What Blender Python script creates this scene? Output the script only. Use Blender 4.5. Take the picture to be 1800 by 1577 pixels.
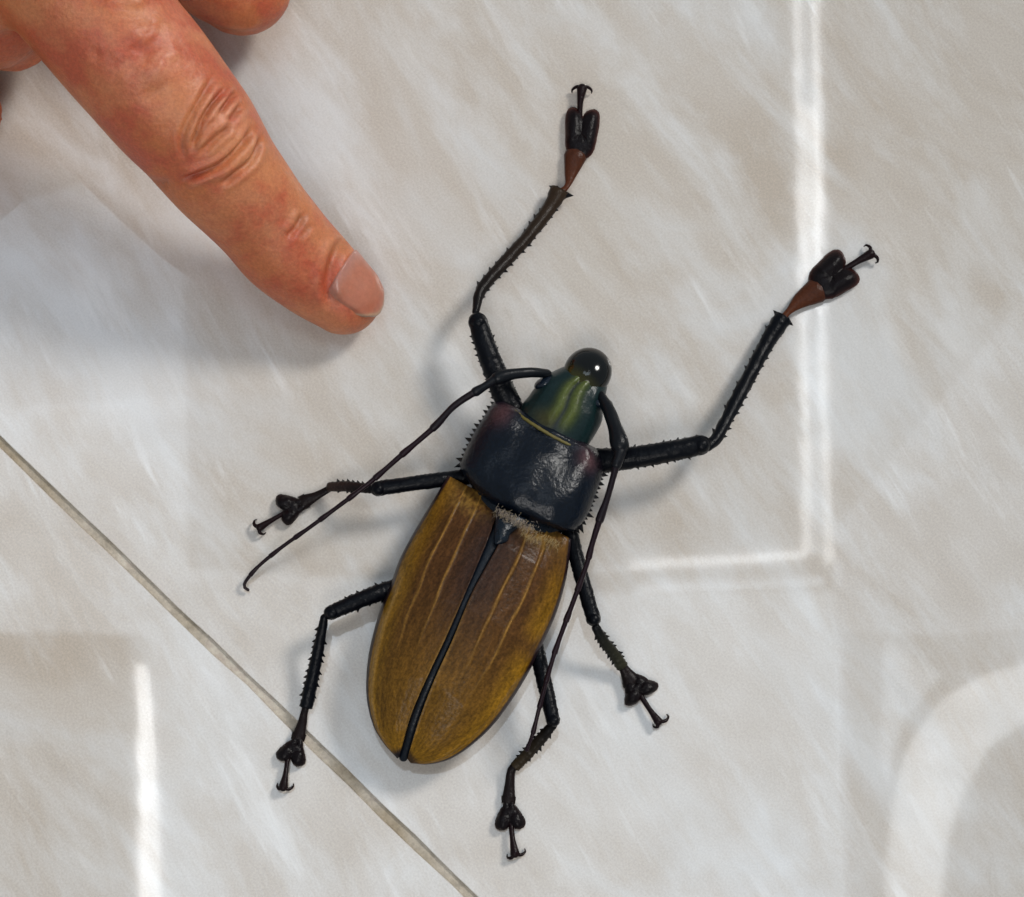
import bpy, math, random
import numpy as np
from mathutils import Vector
from mathutils.bvhtree import BVHTree

random.seed(7); rng = np.random.default_rng(7)
S = bpy.context.scene
for o in list(bpy.data.objects): bpy.data.objects.remove(o)

# ------------------------------------------------------------------ camera
TILT = math.radians(14); D = 0.55; WID = 0.18
W, H = 1800.0, 1577.0
CAM = np.array([0, -D*math.sin(TILT), D*math.cos(TILT)])
FWD = -CAM/D; RIGHT = np.array([1., 0, 0]); UP = np.cross(RIGHT, FWD)
FPX = W*D/WID
cd = bpy.data.cameras.new('camera'); cam = bpy.data.objects.new('camera', cd)
S.collection.objects.link(cam); S.camera = cam
cam.location = CAM; cam.rotation_euler = (TILT, 0, 0)
cd.sensor_width = 36; cd.lens = 36*D/WID; cd.clip_start = 0.01; cd.clip_end = 50

# ------------------------------------------------------------------ light
world = bpy.data.worlds.new('World'); S.world = world; world.use_nodes = True
bg = world.node_tree.nodes['Background']
bg.inputs[0].default_value = (0.80, 0.91, 1.0, 1); bg.inputs[1].default_value = 0.26

def lamp(name, kind, loc, target, energy, color, **kw):
    l = bpy.data.lights.new(name, kind); l.energy = energy; l.color = color
    for k, v in kw.items(): setattr(l, k, v)
    o = bpy.data.objects.new(name, l); S.collection.objects.link(o)
    o.location = loc
    o.rotation_euler = (Vector(target)-Vector(loc)).to_track_quat('-Z', 'Y').to_euler()
    return o
lamp('key_light', 'SPOT', (0.90, 0.74, 1.10), (-0.082, -0.040, 0), 185.0, (1.0, 0.975, 0.93),
     spot_size=math.radians(17.5), spot_blend=1.0, shadow_soft_size=0.34)
lamp('camera_flash', 'SPOT', (-0.05, -0.36, 0.60), (-0.036, 0.0, 0), 12.0, (1.0, 0.97, 0.94),
     spot_size=math.radians(27), spot_blend=1.0, shadow_soft_size=0.20)
S.view_settings.view_transform = 'Standard'; S.view_settings.look = 'None'
S.view_settings.exposure = 0.27; S.view_settings.gamma = 1.0; S.view_settings.use_curve_mapping = False
S.render.engine = 'CYCLES'

# ------------------------------------------------------------------ helpers
MM = 0.001
def ray(px, py):
    d = FWD + RIGHT*((px-W/2)/FPX) - UP*((py-H/2)/FPX)
    return d
def P(px, py, z=0.0):
    """point at height z (mm) seen at photo pixel (px, py)"""
    d = ray(px, py); t = (z*MM-CAM[2])/d[2]
    return CAM+d*t
def ppm(p):      # pixels per metre at a point
    return FPX/float(np.dot(p-CAM, FWD))
def px_of(pts):
    r = np.asarray(pts)-CAM; dep = r@FWD
    return np.stack([W/2+FPX*(r@RIGHT)/dep, H/2-FPX*(r@UP)/dep], -1)

def catmull(pts, n):
    """n samples of a Catmull-Rom curve through pts (any dimension), even in arc length of the first 2 coords"""
    p = np.asarray(pts, float)
    if len(p) == 2:
        t = np.linspace(0, 1, n)[:, None]; return p[0]*(1-t)+p[1]*t
    e = np.vstack([2*p[0]-p[1], p, 2*p[-1]-p[-2]]); out = []
    for i in range(len(p)-1):
        a, b, c, d = e[i:i+4]; t = np.linspace(0, 1, 24, endpoint=False)[:, None]
        out.append(0.5*((2*b)+(-a+c)*t+(2*a-5*b+4*c-d)*t**2+(-a+3*b-3*c+d)*t**3))
    q = np.vstack(out+[p[-1:]])
    s = np.concatenate([[0], np.cumsum(np.linalg.norm(np.diff(q[:, :2], axis=0), axis=1)+1e-9)])
    u = np.linspace(0, s[-1], n)
    return np.stack([np.interp(u, s, q[:, k]) for k in range(q.shape[1])], -1)

def sstep(x, a, b):
    t = np.clip((np.asarray(x, float)-a)/(b-a), 0, 1); return t*t*(3-2*t)
def lerp(a, b, t):
    return np.asarray(a, float)*(1-t)+np.asarray(b, float)*t

class MB:
    def __init__(s): s.v = []; s.f = []; s.c = []
    def add(s, v, f, c=None):
        k = len(s.v)
        s.v += [tuple(x) for x in v]; s.f += [tuple(i+k for i in q) for q in f]
        if c is None: c = [(0.02, 0.02, 0.025)]*len(v)
        elif np.ndim(c) == 1: c = [tuple(c)]*len(v)
        s.c += [tuple(x) for x in c]
    def build(s, name, mat, parent=None, smooth=True):
        m = bpy.data.meshes.new(name); m.from_pydata(s.v, [], s.f); m.update()
        if smooth: m.polygons.foreach_set('use_smooth', [True]*len(m.polygons))
        a = m.color_attributes.new('Col', 'FLOAT_COLOR', 'POINT')
        a.data.foreach_set('color', np.hstack([np.array(s.c, float), np.ones((len(s.c), 1))]).ravel())
        m.materials.append(mat)
        o = bpy.data.objects.new(name, m); S.collection.objects.link(o)
        if parent: o.parent = parent; o.matrix_parent_inverse = parent.matrix_world.inverted()
        return o

def tube_rings(cent, rad, flat=1.0, n=14, cap0=True, cap1=True, wob=0.0):
    """closed tube along cent (m); rounded ends"""
    c = np.asarray(cent, float); r = np.asarray(rad, float)
    fl = np.full(len(c), flat) if np.ndim(flat) == 0 else np.asarray(flat)
    T = np.gradient(c, axis=0); T /= np.linalg.norm(T, axis=1)[:, None]+1e-12
    def capr(i, sgn):
        outc, outr = [], []
        for a in (0.35, 0.7, 1.0, 1.25, 1.45):
            outc.append(c[i]+T[i]*sgn*r[i]*math.sin(a)); outr.append(r[i]*math.cos(a))
        return outc, outr
    C = list(c); R_ = list(r); TT = list(T); F = list(fl)
    if cap0:
        a, b = capr(0, -1); C = a[::-1]+C; R_ = b[::-1]+R_; TT = [T[0]]*5+TT; F = [fl[0]]*5+F
    if cap1:
        a, b = capr(-1, 1); C = C+a; R_ = R_+b; TT = TT+[T[-1]]*5; F = F+[fl[-1]]*5
    V = []; A = np.linspace(0, 2*math.pi, n, endpoint=False)
    for cc, rr, tt, ff in zip(C, R_, TT, F):
        side = np.cross(tt, (0, 0, 1)); l = np.linalg.norm(side)
        side = side/l if l > 1e-4 else np.array([1., 0, 0])
        up = np.cross(side, tt)
        w = 1+wob*rng.standard_normal(n)
        for k, a in enumerate(A):
            V.append(cc+side*(math.cos(a)*rr*w[k])+up*(math.sin(a)*rr*ff*w[k]))
    m = len(C); f = []
    for i in range(m-1):
        for k in range(n):
            k2 = (k+1) % n
            f.append((i*n+k, i*n+k2, (i+1)*n+k2, (i+1)*n+k))
    f.append(tuple(range(n))[::-1]); f.append(tuple((m-1)*n+k for k in range(n)))
    return V, f

def px_tube(mb, st, n=24, seg=14, flat=1.0, col=(0.012, 0.013, 0.018), wob=0.0, col2=None, caps=(True, True)):
    """st: (px, py, z mm, width px)"""
    q = catmull(st, n)
    c = np.array([P(a, b, z) for a, b, z, w in q]); r = np.array([w/2/ppm(p) for p, w in zip(c, q[:, 3])])
    V, f = tube_rings(c, r, flat, seg, caps[0], caps[1], wob)
    if col2 is not None:
        m = len(V)//seg; cc = [lerp(col, col2, i/(m-1)) for i in range(m) for _ in range(seg)]
    else: cc = col
    mb.add(V, f, cc); return c, r

def spike(mb, base, direc, length, rad, col=(0.003, 0.003, 0.005)):
    d = np.asarray(direc, float); d /= np.linalg.norm(d)
    a = np.cross(d, (0.3, 0.2, 1)); a /= np.linalg.norm(a); b = np.cross(d, a)
    V = [base-d*rad*0.6+(a*math.cos(t)+b*math.sin(t))*rad for t in np.linspace(0, 2*math.pi, 6, endpoint=False)]
    V.append(base+d*length)
    mb.add(V, [(i, (i+1) % 6, 6) for i in range(6)], col)

def loft(mb, st, zt, n_u=40, n_a=48, zmod=None, colf=None, e=0.85):
    """st: (Lx, Ly, Rx, Ry, zedge, htop, hbot) px and mm; closed dome body"""
    q = catmull(st, n_u); V = []; C = []
    A = np.linspace(0, 2*math.pi, n_a, endpoint=False)
    for i, (lx, ly, rx, ry, ze, ht, hb) in enumerate(q):
        u = i/(n_u-1)
        for a in A:
            v = math.cos(a); w = math.sin(a)
            z = ze+(ht if w > 0 else hb)*math.copysign(abs(w)**e, w)
            if zmod and w > 0: z += zmod(u, v)
            x = (lx+rx)/2+v*(rx-lx)/2; y = (ly+ry)/2+v*(ry-ly)/2
            V.append(P(x, y, z)); C.append(colf(u, v, w) if colf else (0.012, 0.014, 0.02))
    f = []
    for i in range(n_u-1):
        for k in range(n_a):
            k2 = (k+1) % n_a; f.append((i*n_a+k, (i+1)*n_a+k, (i+1)*n_a+k2, i*n_a+k2))
    f.append(tuple(range(n_a))); f.append(tuple((n_u-1)*n_a+k for k in range(n_a))[::-1])
    mb.add(V, f, C)

def empty(name, loc, parent=None):
    o = bpy.data.objects.new(name, None); S.collection.objects.link(o); o.location = loc; o.empty_display_size = 0.01
    if parent: o.parent = parent
    bpy.context.view_layer.update()
    if parent: o.matrix_parent_inverse = parent.matrix_world.inverted(); bpy.context.view_layer.update()
    return o

# ------------------------------------------------------------------ materials
class NT:
    def __init__(s, name):
        s.m = bpy.data.materials.new(name); s.m.use_nodes = True; s.t = s.m.node_tree
        s.b = s.t.nodes['Principled BSDF']
    def n(s, typ, **kw):
        o = s.t.nodes.new(typ)
        for k, v in kw.items():
            if k in o.inputs: o.inputs[k].default_value = v
            else: setattr(o, k, v)
        return o
    def l(s, a, b): s.t.links.new(a, b)
    def ramp(s, src, stops):
        r = s.n('ShaderNodeValToRGB'); e = r.color_ramp.elements
        while len(e) < len(stops): e.new(0.5)
        for q, (p, c) in zip(e, stops): q.position = p; q.color = (*c, 1) if len(c) == 3 else c
        s.l(src, r.inputs[0]); return r.outputs[0]
    def mix(s, fac, a, b, mode='MIX'):
        m = s.n('ShaderNodeMix', data_type='RGBA', blend_type=mode)
        for i, x in ((0, fac), (6, a), (7, b)):
            if hasattr(x, 'is_output'): s.l(x, m.inputs[i])
            else: m.inputs[i].default_value = x if i == 0 else (*x, 1)
        return m.outputs[2]
    def noise(s, vec, scale, detail=3, rough=0.5, dist=0.0):
        k = s.n('ShaderNodeTexNoise', Scale=scale, Detail=detail, Roughness=rough, Distortion=dist)
        if vec is not None: s.l(vec, k.inputs['Vector'])
        return k.outputs['Fac']
    def bump(s, h, strength, dist, prev=None):
        b = s.n('ShaderNodeBump', Strength=strength, Distance=dist); s.l(h, b.inputs['Height'])
        if prev is not None: s.l(prev, b.inputs['Normal'])
        return b.outputs[0]

def mat_tile():
    t = NT('polished_stone_tile'); co = t.n('ShaderNodeTexCoord').outputs['Object']
    rnd = t.n('ShaderNodeObjectInfo').outputs['Random']
    off = t.n('ShaderNodeVectorMath', operation='SCALE'); off.inputs[0].default_value = (1.3, 0.7, 0.4); t.l(rnd, off.inputs['Scale'])
    ad = t.n('ShaderNodeVectorMath', operation='ADD'); t.l(co, ad.inputs[0]); t.l(off.outputs[0], ad.inputs[1])
    def mp(sx, sy, rot):
        m = t.n('ShaderNodeMapping', vector_type='TEXTURE'); m.inputs['Rotation'].default_value = (0, 0, math.radians(rot))
        m.inputs['Scale'].default_value = (sx, sy, 1); t.l(ad.outputs[0], m.inputs[0]); return m.outputs[0]
    # streaks run down to the right
    v1 = mp(3.6, 1, -13); v2 = mp(7, 1, -17); v3 = mp(1.6, 1, -8)
    broad = t.noise(v3, 30, 5, 0.6, 0.7)
    base = t.ramp(broad, [(0.32, (0.505, 0.44, 0.375)), (0.5, (0.575, 0.525, 0.475)), (0.66, (0.645, 0.63, 0.615))])
    mid = t.noise(v1, 110, 6, 0.65, 0.4)
    base = t.mix(t.ramp(mid, [(0.46, (0, 0, 0)), (0.72, (0.6,)*3)]), base, (0.74, 0.745, 0.75))
    base = t.mix(t.ramp(t.noise(v1, 75, 6, 0.68, 0.6), [(0.54, (0, 0, 0)), (0.74, (0.38,)*3)]), base, (0.50, 0.42, 0.34))
    thin = t.noise(v2, 150, 5, 0.7, 0.3)
    tm = t.ramp(t.noise(v3, 42, 3, 0.6), [(0.45, (0.0,)*3), (0.65, (0.8,)*3)])
    tf = t.mix(1.0, t.ramp(thin, [(0.56, (0, 0, 0)), (0.74, (0.9,)*3)]), tm, 'MULTIPLY')
    base = t.mix(tf, base, (0.84, 0.83, 0.82))
    fl = t.noise(v2, 230, 4, 0.6, 0.2)
    fm_ = t.ramp(t.noise(v3, 60, 3, 0.6), [(0.48, (0.0,)*3), (0.66, (0.6,)*3)])
    base = t.mix(t.mix(1.0, t.ramp(fl, [(0.58, (0, 0, 0)), (0.72, (1, 1, 1))]), fm_, 'MULTIPLY'), base, (0.86, 0.86, 0.86))
    dk = t.noise(v1, 130, 6, 0.7, 0.8)
    base = t.mix(t.ramp(dk, [(0.60, (0, 0, 0)), (0.72, (0.18,)*3)]), base, (0.36, 0.31, 0.26))
    gr = t.noise(co, 2600, 2, 0.7)
    base = t.mix(0.42, base, t.ramp(gr, [(0.3, (0.36, 0.36, 0.36)), (0.7, (0.66, 0.64, 0.62))]), 'OVERLAY')
    t.l(base, t.b.inputs['Base Color'])
    ro = t.n('ShaderNodeMapRange'); t.l(mid, ro.inputs[0]); ro.inputs['To Min'].default_value = 0.016; ro.inputs['To Max'].default_value = 0.042
    t.l(ro.outputs[0], t.b.inputs['Roughness'])
    nb = t.bump(t.noise(v1, 160, 2, 0.5), 0.02, 0.0002)
    t.l(nb, t.b.inputs['Normal'])
    return t.m

def mat_grout():
    t = NT('tile_grout'); co = t.n('ShaderNodeTexCoord').outputs['Object']
    a = t.noise(co, 60, 3, 0.6); b = t.noise(co, 900, 3, 0.7)
    c = t.ramp(a, [(0.36, (0.36, 0.295, 0.21)), (0.58, (0.56, 0.50, 0.42))])
    c = t.mix(0.5, c, t.ramp(b, [(0.3, (0.25,)*3), (0.7, (0.65,)*3)]), 'OVERLAY')
    t.l(c, t.b.inputs['Base Color']); t.b.inputs['Roughness'].default_value = 0.85
    t.l(t.bump(b, 0.6, 0.0004), t.b.inputs['Normal']); return t.m

def mat_chitin(name, rough, bscale, bstr, bdist=0.0002, spec=0.5, grain=0.35, coat=0.0):
    t = NT(name); co = t.n('ShaderNodeTexCoord').outputs['Object']
    at = t.n('ShaderNodeAttribute', attribute_name='Col').outputs['Color']
    g = t.noise(co, 1900, 2, 0.7)
    c = t.mix(grain, at, t.ramp(g, [(0.3, (0.25,)*3), (0.7, (0.78,)*3)]), 'OVERLAY')
    t.l(c, t.b.inputs['Base Color']); t.b.inputs['Roughness'].default_value = rough
    t.b.inputs['Specular IOR Level'].default_value = spec; t.b.inputs['Coat Weight'].default_value = coat
    t.b.inputs['Coat Roughness'].default_value = 0.06
    h = t.noise(co, bscale, 3, 0.6)
    t.l(t.bump(h, bstr, bdist), t.b.inputs['Normal']); return t.m

def mat_skin():
    t = NT('skin'); co = t.n('ShaderNodeTexCoord').outputs['Object']
    at = t.n('ShaderNodeAttribute', attribute_name='Col').outputs['Color']
    blot = t.noise(co, 130, 4, 0.6)
    c = t.mix(t.ramp(blot, [(0.42, (0.0,)*3), (0.60, (0.9,)*3)]), at, (0.47, 0.090, 0.040))
    c = t.mix(t.ramp(t.noise(co, 85, 4, 0.6), [(0.45, (0,)*3), (0.66, (0.75,)*3)]), c, (0.60, 0.23, 0.095))
    g = t.noise(co, 1800, 2, 0.7)
    c = t.mix(0.3, c, t.ramp(g, [(0.3, (0.25,)*3), (0.7, (0.75,)*3)]), 'OVERLAY')
    t.l(c, t.b.inputs['Base Color']); t.b.inputs['Roughness'].default_value = 0.42
    t.b.inputs['Subsurface Weight'].default_value = 0.25
    t.b.inputs['Subsurface Radius'].default_value = (1.0, 0.35, 0.18); t.b.inputs['Subsurface Scale'].default_value = 0.0012
    t.b.inputs['Specular IOR Level'].default_value = 0.5
    vo = t.n('ShaderNodeTexVoronoi', Scale=900.0); t.l(co, vo.inputs['Vector'])
    nb = t.bump(vo.outputs['Distance'], 0.16, 0.0002); nb = t.bump(t.noise(co, 330, 6, 0.72), 0.55, 0.0005, nb)
    t.l(nb, t.b.inputs['Normal']); return t.m

def mat_plain(name, rough, spec=0.5, sss=0.0, emit=None, es=0.0):
    t = NT(name); at = t.n('ShaderNodeAttribute', attribute_name='Col').outputs['Color']
    co = t.n('ShaderNodeTexCoord').outputs['Object']
    c = t.mix(0.2, at, t.ramp(t.noise(co, 1200, 2, 0.6), [(0.3, (0.3,)*3), (0.7, (0.7,)*3)]), 'OVERLAY')
    t.l(c, t.b.inputs['Base Color']); t.b.inputs['Roughness'].default_value = rough
    t.b.inputs['Specular IOR Level'].default_value = spec; t.b.inputs['Subsurface Weight'].default_value = sss
    t.b.inputs['Subsurface Scale'].default_value = 0.001
    if emit: t.b.inputs['Emission Color'].default_value = (*emit, 1); t.b.inputs['Emission Strength'].default_value = es
    return t.m

M_TILE = mat_tile(); M_GROUT = mat_grout(); M_SKIN = mat_skin()
M_LEG = mat_chitin('leg_chitin', 0.32, 1600, 0.4, 0.0003, 0.15)
M_PRO = mat_chitin('pronotum_chitin', 0.27, 1300, 0.42, 0.0003, 0.28, 0.7)
M_HEAD = mat_chitin('head_chitin', 0.30, 1300, 0.35, 0.0002, 0.28)
M_ELY = mat_chitin('wing_case_chitin', 0.30, 1300, 0.35, 0.0002, 0.17, 0.6)
M_GLOSS = mat_chitin('polished_chitin', 0.11, 420, 0.12, 0.0002, 0.45, 0.3)
M_ANT = mat_chitin('antenna_chitin', 0.34, 1800, 0.3, 0.0002, 0.25)
M_HAIR = mat_plain('golden_hair', 0.55); M_NAIL = mat_plain('fingernail', 0.28, 0.5, 0.2)

# ------------------------------------------------------------------ floor: grout bed and tiles
a0 = P(0, 775); a1 = P(830, 1577)
dj = (a1-a0)/np.linalg.norm(a1-a0); nj = np.array([-dj[1], dj[0], 0.])       # nj points up-right
TS = 0.330; GAP = 0.0016
jm = P(400, 1163); jang = math.atan2(dj[1], dj[0])
fm = MB(); G = 0.62
fm.add([(-G, -G, -0.0005), (G, -G, -0.0005), (G, G, -0.0005), (-G, G, -0.0005), (-G, -G, -0.02), (G, -G, -0.02), (G, G, -0.02), (-G, G, -0.02)],
       [(0, 1, 2, 3), (7, 6, 5, 4), (0, 4, 5, 1), (1, 5, 6, 2), (2, 6, 7, 3), (3, 7, 4, 0)])
floor = fm.build('floor', M_GROUT, smooth=False); floor['kind'] = 'structure'; floor['label'] = 'pale polished stone tile floor with thin sandy grout joint'
def tile_mesh():
    h = (TS-GAP)/2; b = 0.00014; m = MB(); n = 40
    # top sheet, softly rounded and slightly wandering edge, skirt
    pts = []
    for k in range(4*n):
        s, i = divmod(k, n); t = -1+2*i/n
        x, y = [(t, -1), (1, t), (-t, 1), (-1, -t)][s]; pts.append((x, y))
    rings = []
    jit = rng.normal(0, 0.00012, (len(pts)))
    for inset, z in ((0, -0.012), (0, -b), (b*0.3, -b*0.3), (b, 0.0)):
        rings.append([(x*(h-inset+jit[k]), y*(h-inset+jit[k]), z) for k, (x, y) in enumerate(pts)])
    V = sum(rings, []); N = len(pts); f = []
    for i in range(3):
        for k in range(N): f.append((i*N+k, i*N+(k+1) % N, (i+1)*N+(k+1) % N, (i+1)*N+k))
    f.append(tuple(3*N+k for k in range(N)))
    m.add(V, f, (0.6, 0.57, 0.52)); return m
tproto = tile_mesh().build('tile', M_TILE, None, smooth=False)
first = True
for i in (-1, 0, 1):
    for j in (-1, 0, 1):
        o = tproto if first else tproto.copy()
        if not first: S.collection.objects.link(o)
        first = False
        c = jm + dj*(0.028+i*TS) + nj*((j+0.5)*TS)
        if j == -1: c = c + dj*0.002
        o.location = (c[0], c[1], 0); o.rotation_euler = (0, 0, jang); o.parent = floor

# ------------------------------------------------------------------ added overhead emitters, unseen, mirrored in the polish
HC = 2.4
def Rf(px, py):
    d = ray(px, py); q = P(px, py, 0); d = np.array([d[0], d[1], -d[2]]); return q+d*(HC/d[2])
glow_root = empty('overhead_glow', Rf(900, 700))
glow_root['label'] = 'added glowing panels overhead, unseen, mirrored as white bars in the polished tiles'; glow_root['category'] = 'glow panel'
def lit(name, es, col, var=0.0):
    t = NT(name); t.b.inputs['Base Color'].default_value = (0.8, 0.8, 0.8, 1)
    t.b.inputs['Emission Color'].default_value = (*col, 1); t.b.inputs['Emission Strength'].default_value = es
    if var:      # uneven, streaky glow
        co = t.n('ShaderNodeTexCoord').outputs['Object']; mr = t.n('ShaderNodeMapRange')
        mr.inputs['From Min'].default_value = 0.3; mr.inputs['From Max'].default_value = 0.7
        mr.inputs['To Min'].default_value = es*(1-var); mr.inputs['To Max'].default_value = es*(1+var)
        t.l(t.noise(co, 22, 4, 0.65), mr.inputs[0]); t.l(mr.outputs[0], t.b.inputs['Emission Strength'])
    return t.m
M_BAR = lit('bright_glow_strip', 6.5, (0.95, 0.98, 1.0), 0.22); M_SOFT = lit('soft_glow_panel', 2.6, (0.74, 0.87, 1.0), 0.35); M_HOT = lit('hot_glow_strip', 10.0, (1, 1, 1), 0.35)
M_DIM = lit('dim_glow_panel', 1.5, (0.70, 0.84, 1.0), 0.35); M_PALE = lit('pale_glow_panel', 3.8, (0.93, 0.97, 1.0), 0.35)
def add_glow(name, mat, poly, th=0.02):
    lo = [Rf(*p) for p in poly]; n = len(lo); m = MB()
    m.add([*lo, *[p+np.array([0, 0, th]) for p in lo]],
          [tuple(range(n)), tuple(range(2*n-1, n-1, -1))]+[(i, i+n, (i+1) % n+n, (i+1) % n) for i in range(n)], (0.8, 0.8, 0.8))
    return m.build(name, mat, glow_root, smooth=False)
# bright strips (photo pixel corners)
add_glow('glow_strip', M_BAR, [(1396, -60), (1406, -60), (1423, 968), (1414, 968)])
add_glow('glow_strip', M_BAR, [(1430, -60), (1441, -60), (1462, 985), (1452, 985)])
add_glow('glow_strip', M_SOFT, [(1407, -60), (1429, -60), (1432, 189), (1410, 189)])
add_glow('glow_strip', M_BAR, [(1411, 190), (1432, 190), (1440, 540), (1417, 540)])
add_glow('glow_strip', M_SOFT, [(1418, 541), (1440, 541), (1451, 966), (1424, 966)])
add_glow('glow_strip', M_BAR, [(1110, 986), (1413, 969), (1413, 976), (1110, 994)])
add_glow('glow_strip', M_DIM, [(900, 995), (1108, 988), (1108, 998), (900, 1006)])
add_glow('glow_strip', M_SOFT, [(1120, 1022), (1450, 1014), (1450, 1022), (1120, 1034)])
add_glow('glow_strip', M_HOT, [(240, 1165), (249, 1165), (262, 1640), (245, 1640)])
add_glow('glow_strip', M_BAR, [(250, 1165), (258, 1165), (276, 1640), (263, 1640)])
add_glow('glow_strip', M_HOT, [(259, 1220), (265, 1250), (288, 1640), (277, 1640)])
add_glow('glow_strip', M_DIM, [(1466, 990), (1478, 990), (1500, 1700), (1486, 1700)])
# softer emitters shaped to lighten regions of the floor; gaps stay dull
add_glow('glow_panel', M_SOFT, [(-300, 1100), (-300, 740), (324, 700), (328, 1000), (1050, 1042), (1462, 1040), (1484, 1700), (290, 1700), (262, 1150), (244, 1108)])
add_glow('glow_panel', M_DIM, [(-300, 738), (-300, 470), (318, 262), (324, 698)])
add_glow('glow_panel', M_DIM, [(1466, 930), (1900, 400), (1900, 1090), (1640, 1110), (1490, 1100), (1468, 985)])
add_glow('glow_panel', M_SOFT, [(1560, 1125), (1650, 1190), (1588, 1270), (1556, 1380), (1552, 1300)])
arc = [(1850, 1160), (1740, 1182), (1660, 1225), (1605, 1300), (1576, 1400), (1562, 1500), (1560, 1700),
       (1655, 1700), (1660, 1500), (1690, 1400), (1740, 1310), (1850, 1235)]
add_glow('glow_panel', M_PALE, arc)

# ------------------------------------------------------------------ beetle
beetle = empty('longhorn_beetle', P(870, 1020, 0))
beetle['label'] = 'large longhorn beetle with dark head and legs and amber brown wing cases'; beetle['category'] = 'beetle'
BLK = (0.0016, 0.0021, 0.0040); NAVY = (0.003, 0.006, 0.011)

# underside: one solid trunk under thorax and wing cases
m = MB()
loft(m, [(870, 740, 1020, 800, 7, 2.5, 3.5), (840, 830, 1015, 890, 7, 4, 4.6), (815, 880, 980, 950, 7, 4.6, 4.8), (760, 950, 975, 1040, 7, 4.8, 5),
         (695, 1080, 940, 1140, 6.6, 4.5, 4.8), (672, 1190, 880, 1220, 6.2, 3.8, 4.2), (684, 1280, 800, 1300, 5.8, 2, 3), (705, 1326, 740, 1332, 5.4, 0.6, 1.2)],
     None, 40, 40, colf=lambda u, v, w: NAVY)
m.build('abdomen', M_PRO, beetle)

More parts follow.
